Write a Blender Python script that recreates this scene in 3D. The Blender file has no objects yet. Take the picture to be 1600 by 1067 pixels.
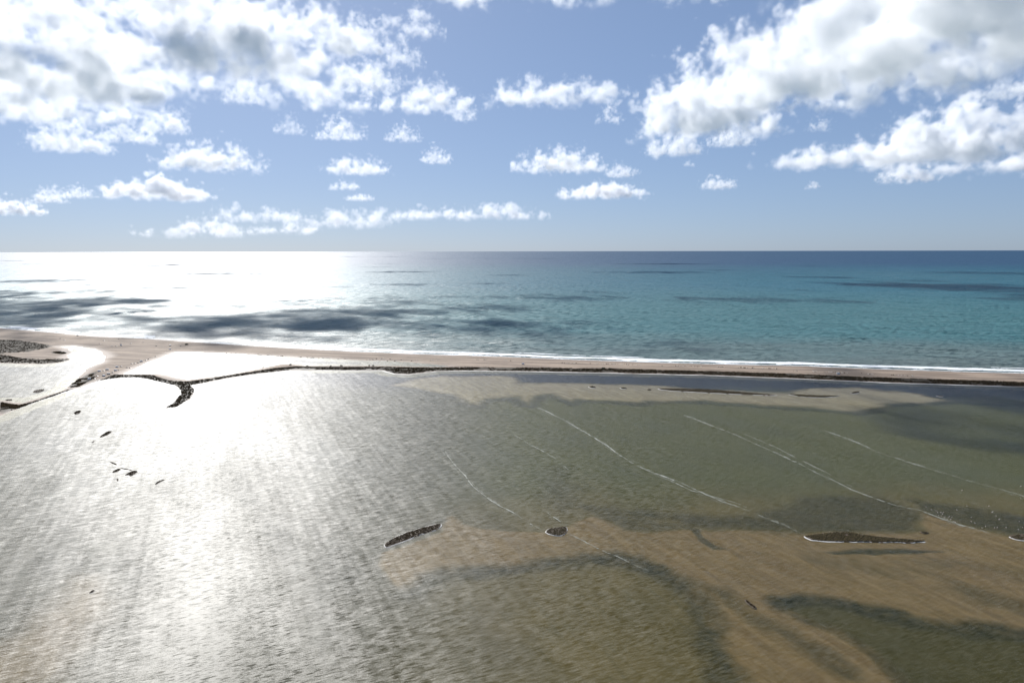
import bpy, math, random
import numpy as np
from mathutils import Vector, Matrix

# ------------------------------------------------------------------ camera, sky, sun, exposure
sc = bpy.context.scene
COL = sc.collection
cam = bpy.data.objects.new('camera', bpy.data.cameras.new('camera')); COL.objects.link(cam)
cam.data.lens = 24; cam.data.sensor_width = 36; cam.data.clip_start = 1; cam.data.clip_end = 900000
CAM_H = 300.0
cam.matrix_world = Matrix.Translation((0, 0, CAM_H)) @ Matrix.Rotation(math.radians(90 - 7.55), 4, 'X') @ Matrix.Rotation(math.radians(-0.11), 4, 'Z')
sc.camera = cam
SUN_EL, SUN_AZ = math.radians(33), math.radians(-25)
world = bpy.data.worlds.new('World'); sc.world = world; world.use_nodes = True
wn = world.node_tree
sky = wn.nodes.new('ShaderNodeTexSky'); sky.sky_type = 'NISHITA'; sky.sun_disc = False
sky.sun_elevation = SUN_EL; sky.sun_rotation = SUN_AZ; sky.altitude = 300
sky.air_density = 0.8; sky.dust_density = 0.5; sky.ozone_density = 4.0
gam = wn.nodes.new('ShaderNodeGamma'); gam.inputs[1].default_value = 0.46
tint = wn.nodes.new('ShaderNodeVectorMath'); tint.operation = 'MULTIPLY'; tint.inputs[1].default_value = (0.765, 0.915, 1.175)
wn.links.new(sky.outputs[0], gam.inputs[0]); wn.links.new(gam.outputs[0], tint.inputs[0])
wn.links.new(tint.outputs[0], wn.nodes['Background'].inputs[0])
wn.nodes['Background'].inputs[1].default_value = 0.15
sl = bpy.data.lights.new('sun', 'SUN'); sl.energy = 5.0; sl.angle = math.radians(0.5); sl.color = (1, .975, .94)
sun = bpy.data.objects.new('sun', sl); COL.objects.link(sun)
sd_ = Vector((math.sin(SUN_AZ) * math.cos(SUN_EL), math.cos(SUN_AZ) * math.cos(SUN_EL), math.sin(SUN_EL)))
sun.rotation_euler = sd_.to_track_quat('Z', 'Y').to_euler()
sc.view_settings.view_transform = 'Standard'; sc.view_settings.look = 'None'
sc.view_settings.gamma = 1; sc.view_settings.use_curve_mapping = False
sc.view_settings.exposure = 0.55
sc.cycles.volume_bounces = 14; sc.cycles.max_bounces = 18; sc.cycles.diffuse_bounces = 3
sc.cycles.glossy_bounces = 3; sc.cycles.transparent_max_bounces = 16; sc.cycles.volume_step_rate = 2.0
sc.cycles.caustics_reflective = False; sc.cycles.sample_clamp_indirect = 6

# ------------------------------------------------------------------ helpers
R = random.Random(7)
MW = np.array(cam.matrix_world)[:3, :3]
def ray(px, py):
    """direction through a point of the 1600 x 1067 frame"""
    v = np.array([(px - 800) / 1066.7, -(py - 533.5) / 1066.7, -1.0])
    return MW @ v
def G(px, py, z=0.0):
    """where that ray meets the level z"""
    d = ray(px, py); t = (z - CAM_H) / d[2]
    return (d[0] * t, d[1] * t)
def W(pts, z=0.0): return np.array([G(x, y, z) for x, y in pts])

def hash2(ix, iy, seed):
    h = (ix.astype(np.int64) * 374761393 + iy.astype(np.int64) * 668265263 + seed * 1274126177) & 0xffffffff
    h = ((h ^ (h >> 13)) * 1274126177) & 0xffffffff
    return ((h ^ (h >> 16)) & 0xffff) / 65535.0
def vnoise(x, y, seed=0):
    ix, iy = np.floor(x), np.floor(y); fx, fy = x - ix, y - iy
    fx = fx * fx * fx * (fx * (fx * 6 - 15) + 10); fy = fy * fy * fy * (fy * (fy * 6 - 15) + 10)
    a, b = hash2(ix, iy, seed), hash2(ix + 1, iy, seed); c, d = hash2(ix, iy + 1, seed), hash2(ix + 1, iy + 1, seed)
    return (a + (b - a) * fx) * (1 - fy) + (c + (d - c) * fx) * fy
def fbm(x, y, s, seed=0, octv=4, rough=.5):
    x = np.asarray(x, float) / s; y = np.asarray(y, float) / s; t = 0; a = 1.; n = 0
    for i in range(octv):
        t = t + a * (vnoise(x, y, seed + i * 17) - .5); n += a; a *= rough; x, y = x * 2.03 + 13.7, y * 2.03 + 7.1
    return 2 * t / n                                        # about -1 .. 1
def sstep(a, b, x):
    t = np.clip((x - a) / (b - a), 0, 1); return t * t * (3 - 2 * t)
def sdf(poly, X, Y, far=400.):
    """signed distance, positive inside"""
    out = np.full(X.shape, -far); P = np.asarray(poly)
    m = (X > P[:, 0].min() - far) & (X < P[:, 0].max() + far) & (Y > P[:, 1].min() - far) & (Y < P[:, 1].max() + far)
    x, y = X[m], Y[m]; d2 = np.full(x.shape, 1e18); ins = np.zeros(x.shape, bool)
    for (x0, y0), (x1, y1) in zip(P, np.roll(P, -1, 0)):
        ex, ey = x1 - x0, y1 - y0
        t = np.clip(((x - x0) * ex + (y - y0) * ey) / (ex * ex + ey * ey + 1e-9), 0, 1)
        d2 = np.minimum(d2, (x - x0 - t * ex) ** 2 + (y - y0 - t * ey) ** 2)
        c = (y0 > y) != (y1 > y)
        if ey != 0: ins ^= c & (x < ex * (y - y0) / ey + x0)
    out[m] = np.clip(np.where(ins, 1, -1) * np.sqrt(d2), -far, far)
    return out
def linedist(line, X, Y):
    d2 = np.full(X.shape, 1e18); P = np.asarray(line)
    for (x0, y0), (x1, y1) in zip(P[:-1], P[1:]):
        ex, ey = x1 - x0, y1 - y0
        t = np.clip(((X - x0) * ex + (Y - y0) * ey) / (ex * ex + ey * ey + 1e-9), 0, 1)
        d2 = np.minimum(d2, (X - x0 - t * ex) ** 2 + (Y - y0 - t * ey) ** 2)
    return np.sqrt(d2)
def extend(line, left=None, right=None):
    """a world polyline lengthened at its ends"""
    L = [tuple(p) for p in line]
    if left:
        a, b = np.array(L[0]), np.array(L[left[1]]); d = (a - b) / np.linalg.norm(a - b); L.insert(0, tuple(a + d * left[0]))
    if right:
        a, b = np.array(L[-1]), np.array(L[-1 - right[1]]); d = (a - b) / np.linalg.norm(a - b); L.append(tuple(a + d * right[0]))
    return L

def tag(o, label=None, cat=None, group=None, kind=None):
    if label: o['label'] = label
    if cat: o['category'] = cat
    if group: o['group'] = group
    if kind: o['kind'] = kind
    return o
def link(name, me, mat=None, parent=None, loc=(0, 0, 0), rz=0, smooth=False):
    o = bpy.data.objects.new(name, me); COL.objects.link(o)
    if mat is not None and not me.materials: me.materials.append(mat)
    o.location = loc; o.rotation_euler = (0, 0, rz)
    if parent: o.parent = parent
    if smooth and len(me.polygons): me.polygons.foreach_set('use_smooth', [True] * len(me.polygons))
    return o
def mesh_np(name, V, F):
    """fast mesh from numpy arrays, F (n,3) or (n,4)"""
    me = bpy.data.meshes.new(name); V = np.asarray(V, np.float32); F = np.asarray(F, np.int32); k = F.shape[1]
    me.vertices.add(len(V)); me.vertices.foreach_set('co', V.ravel())
    me.loops.add(F.size); me.loops.foreach_set('vertex_index', F.ravel())
    me.polygons.add(len(F)); me.polygons.foreach_set('loop_start', np.arange(0, F.size, k, dtype=np.int32))
    me.update(calc_edges=True); return me
def empty(name, loc, rz=0):
    o = bpy.data.objects.new(name, None); COL.objects.link(o); o.location = loc; o.rotation_euler = (0, 0, rz); o.empty_display_size = .5; return o
def copy_tree(o, parent=None):
    c = o.copy(); COL.objects.link(c); c.parent = parent
    for ch in list(o.children): copy_tree(ch, c)
    return c

# node shorthand
class NT:
    def __init__(s, tree): s.t = tree; s.L = tree.links.new
    def n(s, typ, ins=None, **k):
        n = s.t.nodes.new(typ)
        for a, b in k.items(): setattr(n, a, b)
        for a, b in (ins or {}).items():
            if hasattr(b, 'links') or isinstance(b, bpy.types.NodeSocket): s.L(b, n.inputs[a])
            else: n.inputs[a].default_value = b
        return n
    def m(s, op, a, b=None, c=None, clamp=False):
        ins = {i: v for i, v in enumerate((a, b, c)) if v is not None}
        return s.n('ShaderNodeMath', ins, operation=op, use_clamp=clamp).outputs[0]
    def v(s, op, a, b=None, scale=None):
        ins = {i: v for i, v in enumerate((a, b)) if v is not None}
        if scale is not None: ins['Scale'] = scale
        return s.n('ShaderNodeVectorMath', ins, operation=op)
    def noise(s, vec, scale, detail=4, rough=.5, dist=0):
        return s.n('ShaderNodeTexNoise', {'Vector': vec, 'Scale': scale, 'Detail': detail, 'Roughness': rough, 'Distortion': dist}).outputs[0]
    def mr(s, v, a, b, c=0., d=1., smooth=True):
        return s.n('ShaderNodeMapRange', {0: v, 1: a, 2: b, 3: c, 4: d}, interpolation_type='SMOOTHSTEP' if smooth else 'LINEAR').outputs[0]
    def mix(s, f, a, b):
        n = s.t.nodes.new('ShaderNodeMix'); n.data_type = 'RGBA'
        for i, v in ((0, f), (6, a), (7, b)):
            if isinstance(v, bpy.types.NodeSocket): s.L(v, n.inputs[i])
            elif i and len(v) == 3: n.inputs[i].default_value = (*v, 1)
            else: n.inputs[i].default_value = v
        return n.outputs[2]
def aniso(N, pos, deg, lx, ly):
    return N.n('ShaderNodeMapping', {'Vector': pos, 'Rotation': (0, 0, math.radians(deg)), 'Scale': (lx, ly, 1e3)}, vector_type='TEXTURE').outputs[0]
def material(name):
    m = bpy.data.materials.new(name); m.use_nodes = True
    return m, NT(m.node_tree), m.node_tree.nodes['Principled BSDF']
def simple(name, col, rough=.7, var=.25, scale=.5, metal=0, spec=.3):
    m, N, p = material(name)
    geo = N.n('ShaderNodeTexCoord').outputs['Object']
    f = N.noise(geo, scale, 4, .6)
    N.L(N.mix(f, tuple(c * (1 - var) for c in col), tuple(min(1, c * (1 + var)) for c in col)), p.inputs['Base Color'])
    p.inputs['Roughness'].default_value = rough; p.inputs['Metallic'].default_value = metal; p.inputs['Specular IOR Level'].default_value = spec
    return m

# ------------------------------------------------------------------ outlines of land and shoals (traced on the water level)
sea_shore = extend(W([(0, 512.5), (79, 519), (118, 523), (157, 525.7), (210, 528), (262, 531), (315, 535), (362, 538), (456, 544), (550, 549), (612, 551.5),
    (706, 555), (800, 558), (897, 562), (1009, 566), (1100, 568.5), (1256, 572), (1397, 577.5), (1600, 583.5)]), (5000, 2), (5000, 6))
lagoon_shore = extend(W([(0, 649), (52, 629), (92, 616), (131, 603), (157, 594), (183, 590.5), (210, 589), (230, 592), (249, 596.5), (273, 602), (281, 609), (281, 617), (273, 627), (255, 638.5),
    (278, 636), (297, 624), (306, 613.6), (303, 607), (297, 602), (328, 596.5), (355, 591), (380, 587), (405, 584), (454, 578.5), (503, 578.5), (560, 579), (598, 578.6), (606, 581), (616, 584), (639, 585), (655, 583),
    (684, 579.6), (728, 579), (812, 580), (953, 582.6), (1100, 586), (1225, 590.6), (1381, 597.5), (1600, 604.5)]), (1500, 2), (5000, 4))
LAND = np.array(list(sea_shore) + list(lagoon_shore)[::-1])
POND = W([(192, 584), (233, 566), (273, 550.3), (310, 550.6), (350, 552), (369, 552.5), (405, 555), (454, 558), (503, 560), (551, 563), (600, 563.8), (650, 567), (700, 572), (690, 573.5), (600, 571.5), (519, 571),
    (478, 571.5), (454, 568.6), (437, 569.5), (421, 572.6), (389, 579), (369, 583.5), (340, 588), (315, 591), (292, 593.7), (277, 590.7), (255, 585), (234, 584), (207, 585)])
INNER = W([(-600, 590), (-200, 572), (0, 567.5), (69, 569.5), (96, 567), (112, 562), (104, 556), (112, 551), (108, 546), (95, 541), (117, 540), (135, 543), (151, 546), (163, 552), (165, 561), (159, 567), (135, 576),
    (127, 583), (107, 603), (96, 611), (60, 622.5), (36, 629), (0, 626), (-60, 640), (-200, 680), (-700, 760)])
SCRUB = [W(p) for p in (
    [(-80, 528), (0, 532), (30, 532.5), (60, 537), (81, 541), (75, 544.5), (45, 550), (24, 552), (0, 553), (-80, 556)],
    [(81, 551), (96, 549), (108, 552), (96, 554), (84, 553)],
    [(-80, 554), (0, 555), (15, 557), (37, 561), (67, 562), (112, 561), (96, 566), (69, 568.5), (0, 567), (-80, 570)],
    [(107, 603), (117, 595.5), (135, 586), (152, 581), (145, 588), (150, 590.5), (135, 598.5), (124, 604.5), (111, 606)],
    [(114, 607), (96, 612.5), (60, 625), (35, 632), (0, 640), (-30, 648), (20, 641), (60, 629.5), (100, 615)],
    [(0, 628), (16, 631), (36, 634), (20, 641), (5, 646), (0, 640)],
    [(146, 596), (165, 591), (180, 585.7), (207, 585.9), (240, 587), (262, 594.7), (277, 596), (294, 597), (322, 593), (350, 588), (389, 582), (429, 576), (462, 573.3), (503, 573.7), (600, 573.7), (655, 574.5),
     (704, 574.5), (850, 575.6), (953, 577), (1100, 580.6), (1225, 584.4), (1350, 590), (1600, 598), (2000, 611), (2000, 617), (1600, 604), (1381, 597), (1225, 590.2), (1100, 585.6), (953, 582.2), (812, 579.7), (728, 578.7), (684, 579.2), (655, 582.5),
     (639, 584.5), (616, 583.5), (606, 580.6), (598, 578.2), (560, 578.6), (503, 578), (454, 578), (405, 583.4), (355, 590.4), (328, 596), (299, 602), (305, 610), (296, 623.5), (277, 635.5), (256, 638), (272, 627), (280, 617), (280, 609), (272, 602.6),
     (249, 597.2), (230, 592.6), (210, 589.6), (183, 591), (157, 594.6)])]
SHOAL = W([(690, 585), (775, 585), (818, 588), (812, 597), (880, 598), (950, 600), (1030, 603), (1100, 608), (1220, 611), (1270, 605), (1340, 604), (1400, 609), (1450, 616), (1492, 627), (1440, 630), (1400, 632),
    (1372, 640), (1340, 645), (1280, 640), (1200, 635), (1100, 628), (1015, 627), (1008, 631), (905, 624), (895, 631), (858, 616), (845, 620), (833, 634), (818, 632), (800, 622), (765, 624), (750, 634), (722, 628), (700, 616), (655, 608), (600, 603), (640, 592)])
FLAT = W([(598, 862), (640, 850), (690, 830), (697, 808), (706, 806), (725, 818), (750, 825), (800, 829), (850, 830), (890, 822), (905, 812), (925, 804), (950, 812), (975, 828), (1010, 831), (1050, 827), (1090, 826),
    (1110, 830), (1200, 826), (1250, 833), (1290, 829), (1350, 828), (1385, 831), (1420, 832), (1442, 828), (1434, 815), (1440, 800), (1465, 808), (1500, 818), (1550, 831), (1600, 845), (1750, 880), (2100, 940),
    (2300, 1500), (1350, 1500), (1180, 1110), (1140, 1050), (1110, 1000), (1095, 955), (1060, 915), (1010, 887), (960, 876), (920, 874), (860, 882), (800, 893), (740, 893), (690, 895), (665, 905), (640, 930), (615, 915), (590, 880)])
WESTFLAT = W([(-300, 1300), (-100, 1060), (0, 1010), (60, 950), (120, 900), (170, 905), (190, 935), (150, 1000), (100, 1060), (50, 1200)])
CHANNEL = W([(1213, 940), (1240, 934), (1290, 936), (1330, 945), (1400, 962), (1450, 974), (1500, 984), (1550, 982), (1600, 992), (1750, 1030), (2000, 1100), (2000, 1500), (1500, 1300), (1450, 1110), (1415, 1067), (1390, 1045), (1350, 1010), (1310, 985), (1260, 968), (1225, 952)])
STREAK = W([(1285, 862), (1340, 857), (1400, 855.5), (1475, 860), (1480, 862), (1400, 866), (1310, 866)])
DARKS = [  # darker bed patches: outline, strength, softness in metres
    (W([(1250, 778), (1330, 770), (1400, 785), (1432, 800), (1440, 815), (1436, 828), (1380, 831), (1290, 829), (1250, 833), (1170, 826), (1080, 820), (1000, 806), (960, 795), (1060, 800), (1180, 806)]), .75, 16),
    (W([(1420, 780), (1500, 790), (1580, 800), (1700, 830), (1700, 850), (1600, 841), (1540, 826), (1460, 803)]), .8, 12),
    (W([(905, 790), (960, 790), (1040, 815), (1090, 826), (1010, 830), (975, 828), (950, 812)]), .6, 9),
    (W([(850, 735), (885, 730), (905, 765), (900, 800), (870, 800), (845, 770)]), .35, 25),
    (W([(640, 845), (700, 812), (690, 806), (640, 826), (600, 846)]), .6, 7),
    (W([(1075, 822), (1092, 824), (1100, 838), (1120, 852), (1138, 858), (1115, 858), (1095, 846)]), .75, 2.5),
]
WEEDLINES = [  # (line, half-width, strength)
    (W([(640, 930), (665, 905), (690, 895), (740, 893), (800, 889), (860, 878), (920, 870), (960, 872), (1010, 883), (1060, 908), (1095, 945), (1110, 1000), (1140, 1050), (1180, 1110)]), 9, .85),
    (W([(1213, 941), (1240, 935), (1290, 937), (1330, 946), (1400, 963), (1450, 975), (1500, 985), (1560, 984), (1620, 997), (1750, 1035)]), 7, 1.0),
    (W([(1213, 941), (1225, 952), (1260, 968), (1310, 985), (1350, 1010), (1390, 1045), (1425, 1080)]), 3.5, .6),
    (W([(1060, 905), (1130, 925), (1180, 965), (1250, 1000), (1330, 1050)]), 7, .5),
    (W([(1330, 1050), (1200, 1010), (1130, 1000)]), 5, .0),
    (W([(1040, 815), (1085, 826), (1100, 845), (1125, 856)]), 2.5, .6),
    (W([(700, 618), (722, 629), (748, 635), (765, 625), (800, 623), (818, 633), (833, 635), (845, 621), (858, 617), (895, 632), (905, 625), (1008, 632), (1015, 628), (1100, 629), (1200, 636), (1280, 641), (1340, 646), (1372, 641), (1400, 633), (1440, 631), (1492, 628), (1560, 632)]), 9, .8),
    (W([(1500, 920), (1560, 940), (1640, 960)]), 12, .45), (W([(1280, 875), (1400, 890), (1500, 880), (1620, 900)]), 9, .25),
]

# ------------------------------------------------------------------ the ground as one height field, cut into the sand spit and the lagoon bed
ys = []; y = 330.0
while y < 5200: ys.append(y); y += max(.55, 1.5 * y * y / (CAM_H * 1066.7))
NX = 1180
ang = np.linspace(-1.08, 1.08, NX)                         # x / y, so that the cells stay about square on the ground
YY, AA = np.meshgrid(np.array(ys), ang, indexing='ij')
XX = AA * YY
ragged = fbm(XX, YY, 60, 3, 4) * 5 + fbm(XX, YY, 14, 5, 3) * 2
land = sdf(LAND, XX, YY) + ragged
pond = sdf(POND, XX, YY) + fbm(XX, YY, 45, 9, 4) * 5
inner = sdf(INNER, XX, YY) + fbm(XX, YY, 60, 11, 4) * 9
dry = np.minimum(np.minimum(land, -pond), -inner)
scrub = np.full(XX.shape, -400.)
for p in SCRUB: scrub = np.maximum(scrub, sdf(p, XX, YY, 60))
scrub_m = sstep(-4, 4, scrub + fbm(XX, YY, 22, 21, 3) * 5)
shoal = sstep(-14, 16, sdf(SHOAL, XX, YY) - 6 + fbm(XX * .5, YY, 70, 31, 6, .6) * 34)
flat = sstep(-3, 5, sdf(FLAT, XX, YY) + fbm(XX, YY, 30, 33, 5) * 4)
west = sstep(-15, 25, sdf(WESTFLAT, XX, YY) + fbm(XX, YY, 40, 35, 4) * 12)
chan = sstep(-3, 9, sdf(CHANNEL, XX, YY) + fbm(XX, YY, 25, 37, 4) * 4)
strk = sstep(-2, 4, sdf(STREAK, XX, YY) + fbm(XX, YY, 15, 39, 4) * 2.5)
weed = strk * .95
wx, wy = XX * .914 + YY * .405, -XX * .405 + YY * .914       # along the wind lines / across them
for i, (p, s, soft) in enumerate(DARKS):
    weed = np.maximum(weed, s * sstep(-soft, soft, sdf(p, XX, YY) + fbm(XX, YY, 30, 41 + i, 5) * soft * .8))  # dark bed patches share one mask with the weed lines
for i, (l, w_, s) in enumerate(WEEDLINES):
    if s <= 0: continue
    box = (XX > l[:, 0].min() - 90) & (XX < l[:, 0].max() + 90) & (YY > l[:, 1].min() - 90) & (YY < l[:, 1].max() + 90)
    d = np.full(XX.shape, 1e3); d[box] = linedist(l, XX[box], YY[box])
    weed = np.maximum(weed, s * (.98 + .45 * fbm(XX, YY, 18, 161 + i, 4)) * (1 - sstep(w_ * .1, w_ * 2.6, d + fbm(XX, YY, 34, 61 + i, 6, .6) * w_ * 1.5)))
sand = np.clip(np.maximum(np.maximum(shoal * .92, flat), west * .8), 0, 1) * (1 - chan) * (1 - .8 * weed)
olive = sstep(900, 700, YY + fbm(XX, YY, 90, 71, 4) * 40)     # the greener, nearer water
z_bed = -.75 + .45 * sand - .35 * weed + .05 * fbm(XX, YY, 30, 81, 4)
z_sea = -np.clip(-land * .03, 0.1, 12)
seaside = YY > np.interp(XX, [p[0] for p in sea_shore], [p[1] for p in sea_shore]) - 70
z_wet = np.where(seaside, z_sea, np.maximum(z_bed, -.12 + dry * .02))
z_dry = .05 + 1.5 * sstep(0, 45, dry) + .35 * fbm(XX, YY, 50, 91, 4) * sstep(8, 40, dry) + .25 * fbm(XX, YY, 12, 93, 3) * sstep(5, 20, dry) + .5 * scrub_m * sstep(0, 8, dry)
ZZ = np.where(dry > 0, z_dry, np.minimum(z_wet, -.03))
wetness = 1 - sstep(3, 34, dry + fbm(XX, YY, 90, 95, 4) * 14)
V = np.stack([XX, YY, ZZ], -1).reshape(-1, 3)
ny, nx = XX.shape
idx = np.arange(ny * nx).reshape(ny, nx)
F = np.stack([idx[:-1, :-1], idx[:-1, 1:], idx[1:, 1:], idx[1:, :-1]], -1).reshape(-1, 4)
fl = (dry > -30)
fland = (fl[:-1, :-1] | fl[:-1, 1:] | fl[1:, 1:] | fl[1:, :-1]).reshape(-1)
fcut = (seaside & (land < -60))
fcut = (fcut[:-1, :-1] & fcut[1:, 1:]).reshape(-1)
attr = np.stack([sand, weed, scrub_m, wetness], -1).reshape(-1, 4)
lee = (1 - sstep(110, 260, -dry + fbm(XX, YY, 80, 101, 4) * 45)) * (1 - shoal) * sstep(-900, -250, XX)
attr2 = np.stack([olive, shoal, lee, chan], -1).reshape(-1, 4)
def submesh(name, mask):
    f = F[mask]; u, inv = np.unique(f, return_inverse=True)
    me = mesh_np(name, V[u], inv.reshape(f.shape))
    for an, A in (('ground_kind', attr), ('water_kind', attr2)):
        a = me.attributes.new(an, 'FLOAT_COLOR', 'POINT'); a.data.foreach_set('color', A[u].astype(np.float32).ravel())
    return me

# sand and bed materials
def attrs(N, name):
    a = N.n('ShaderNodeAttribute', attribute_name=name)
    s = N.n('ShaderNodeSeparateColor', {0: a.outputs['Color']})
    return s.outputs[0], s.outputs[1], s.outputs[2], a.outputs['Alpha']
M_sand, N, p = material('dry_and_wet_sand')
pos = N.n('ShaderNodeNewGeometry').outputs['Position']
_, _, sc_, wet_ = attrs(N, 'ground_kind')
strch = N.v('SCALE', aniso(N, pos, -12, 9, 1.2), scale=1.0).outputs[0]
n1 = N.noise(strch, .05, 6, .62); n2 = N.noise(pos, .12, 6, .7)
c = N.mix(N.mr(n1, .38, .62), (.165, .128, .098), (.32, .25, .19))
c = N.mix(N.m('MULTIPLY', N.mr(n2, .4, .7), .35), c, (.20, .15, .105))
c = N.mix(N.m('MULTIPLY', wet_, .55), c, (.20, .145, .11))
soil = N.mix(n2, (.020, .016, .010), (.055, .043, .027))
c = N.mix(N.mr(N.n('ShaderNodeSeparateXYZ', {0: pos}).outputs[2], -.02, -.12), c, (.045, .042, .034)); c = N.mix(sc_, c, soil)
N.L(c, p.inputs['Base Color'])
N.L(N.m('SUBTRACT', .85, N.m('MULTIPLY', wet_, .2)), p.inputs['Roughness'])
p.inputs['Specular IOR Level'].default_value = .12
bp = N.n('ShaderNodeBump', {'Strength': .6, 'Distance': .5, 'Height': N.noise(pos, .12, 6, .65)}); N.L(bp.outputs[0], p.inputs['Normal'])

M_bed, N, p = material('lagoon_bed_mud')
pos = N.n('ShaderNodeNewGeometry').outputs['Position']
sa, we, _, _ = attrs(N, 'ground_kind')
ol, sh, fl_, ch = attrs(N, 'water_kind')
n1 = N.noise(pos, .012, 6, .6); n2 = N.noise(pos, .11, 5, .65)
wind = aniso(N, pos, -66, 60, 9)
n3 = N.noise(wind, 1.0, 5, .6, .6)
brown = N.mix(N.mr(n3, .3, .7), (.19, .128, .076), (.28, .196, .125))
taupe = N.mix(N.mr(n3, .3, .7), (.29, .245, .205), (.43, .375, .32))
sandc = N.mix(sh, brown, taupe)
far_c = N.mix(n1, (.062, .072, .036), (.108, .114, .052))
near_c = N.mix(N.mr(n1, .35, .65), (.108, .085, .036), (.158, .122, .060))
west_side = N.mr(N.n('ShaderNodeSeparateXYZ', {0: pos}).outputs[0], 40., -160.)
near_c = N.mix(west_side, near_c, (.055, .054, .048)); far_c = N.mix(west_side, far_c, (.05, .052, .05))   # bed colour greyed to the west so the sun sheen there reads neutral
deep = N.mix(ol, far_c, near_c)
deep = N.mix(N.m('MULTIPLY', N.mr(n3, .5, .75), .4), deep, (.05, .055, .03)); deep = N.mix(N.m('MULTIPLY', ch, .75), deep, (.034, .036, .014))
deep = N.mix(fl_, deep, (.006, .010, .018)); mott = N.mr(N.noise(aniso(N, pos, -30, 26, 11), 1., 8, .7, .8), .42, .68)
sandc = N.mix(N.m('MULTIPLY', mott, .35), sandc, (.10, .075, .04)); fleck = N.mr(N.noise(pos, .45, 6, .75), .56, .72)
c = N.mix(sa, deep, sandc); c = N.mix(N.m('MULTIPLY', fleck, .3), c, (.045, .045, .02))
c = N.mix(N.m('MULTIPLY', we, N.mr(n2, .3, .62, .65, 1.)), c, (.010, .014, .008))
N.L(c, p.inputs['Base Color']); p.inputs['Roughness'].default_value = .9; p.inputs['Specular IOR Level'].default_value = 0
spit = link('sand_spit', submesh('sand_spit', fland & ~fcut), M_sand, smooth=True); tag(spit, kind='structure', label='narrow brown sand spit between the turquoise sea and the lagoon')
bed = link('lagoon_bed', submesh('lagoon_bed', ~fland & ~fcut & (~seaside[:-1, :-1].reshape(-1))), M_bed, smooth=True); tag(bed, kind='structure', label='shallow lagoon bed with brown sand flats and dark weed channels')

# ------------------------------------------------------------------ water sheets
split = extend(W([(0, 522), (79, 527), (157, 532), (262, 538), (400, 546.5), (500, 551), (600, 557), (706, 561.5), (800, 565), (1000, 572), (1150, 576.5), (1397, 586), (1600, 593)]), (9000, 2), (9000, 4))
sx = [p[0] for p in split]; sy = [p[1] for p in split]
FARX = 400000.
def ngon_mesh(name, pts, z=0):
    me = bpy.data.meshes.new(name); me.from_pydata([(x, y, z) for x, y in pts], [], [tuple(range(len(pts)))]); return me
# strips either side of the split line
def strip_mesh(name, a, b):
    v = [(x, y, 0) for x, y in a] + [(x, y, 0) for x, y in b]; n = len(a)
    me = bpy.data.meshes.new(name); me.from_pydata(v, [], [(i, i + 1, n + i + 1, n + i) for i in range(n - 1)]); return me
def sea_mesh():
    a = list(split); b = [(x, max(y + 3500, 5200)) for x, y in split]
    v = [(x, y, 0) for x, y in a + b]; n = len(a); f = [(i, i + 1, n + i + 1, n + i) for i in range(n - 1)]
    k = len(v); v += [(-FARX, b[0][1], 0), (-FARX, FARX, 0), (FARX, FARX, 0), (FARX, b[-1][1], 0)]
    f.append((k, *[n + i for i in range(n)], k + 3, k + 2, k + 1))
    me = bpy.data.meshes.new('sea'); me.from_pydata(v, [], f); return me

def wave_normal(N, pos, layers, gust=None):
    """normal of a wind-roughened surface: slopes summed over wave trains (direction, short length, long length, slope)"""
    acc = None
    for deg, lx, ly, amp in layers:
        f = N.n('ShaderNodeTexNoise', {'Vector': aniso(N, pos, deg, lx, ly), 'Scale': 1.0, 'Detail': 3.0, 'Roughness': .55})
        sx = N.m('MULTIPLY', N.m('SUBTRACT', f.outputs[0], .5), 2 * amp * min(1, ly / lx))
        sc3 = N.n('ShaderNodeSeparateColor', {0: f.outputs['Color']})
        sy = N.m('MULTIPLY', N.m('SUBTRACT', sc3.outputs[1], .5), 2 * amp * min(1, max(.25, lx / ly)))
        c_, s_ = math.cos(math.radians(deg)), math.sin(math.radians(deg))
        vx = N.m('SUBTRACT', N.m('MULTIPLY', sx, c_), N.m('MULTIPLY', sy, s_)); vy = N.m('ADD', N.m('MULTIPLY', sx, s_), N.m('MULTIPLY', sy, c_))
        v = N.n('ShaderNodeCombineXYZ', {0: vx, 1: vy}).outputs[0]
        acc = v if acc is None else N.v('ADD', acc, v).outputs[0]
    if gust is not None: acc = N.v('SCALE', acc, scale=gust).outputs[0]
    return N.v('NORMALIZE', N.v('ADD', acc, (0, 0, 1)).outputs[0]).outputs[0]
M_sea, N, p = material('sea_water')
pos = N.n('ShaderNodeNewGeometry').outputs['Position']
sep = N.n('ShaderNodeSeparateXYZ', {0: pos})
# distance from the beach, roughly: y + 0.2 x
dshore = N.m('ADD', sep.outputs[1], N.m('MULTIPLY', sep.outputs[0], .18))
big = N.noise(N.v('MULTIPLY', pos, (.35, 1, 1)).outputs[0], .0009, 4, .55)
dsh = N.m('ADD', dshore, N.m('MULTIPLY', N.m('SUBTRACT', big, .5), 1400.))
turb = (.075, .10, .092); turq = (.024, .102, .110); mid = (.012, .082, .116); blue = (.014, .052, .108)
c = N.mix(N.mr(dsh, 1900, 2700), turb, turq)
c = N.mix(N.mr(dsh, 3000, 6500), c, mid)
c = N.mix(N.mr(dsh, 7000, 19000), c, blue)
bands = N.noise(N.v('MULTIPLY', pos, (.12, 1, 1)).outputs[0], .004, 3, .5)
c = N.mix(N.m('MULTIPLY', N.mr(bands, .35, .7), .35), c, N.mix(.5, c, (.04, .12, .12)))
N.L(c, p.inputs['Base Color'])
p.inputs['IOR'].default_value = 1.27
N.L(N.mr(dshore, 1800, 9000, .50, .55, False), p.inputs['Roughness'])
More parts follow.
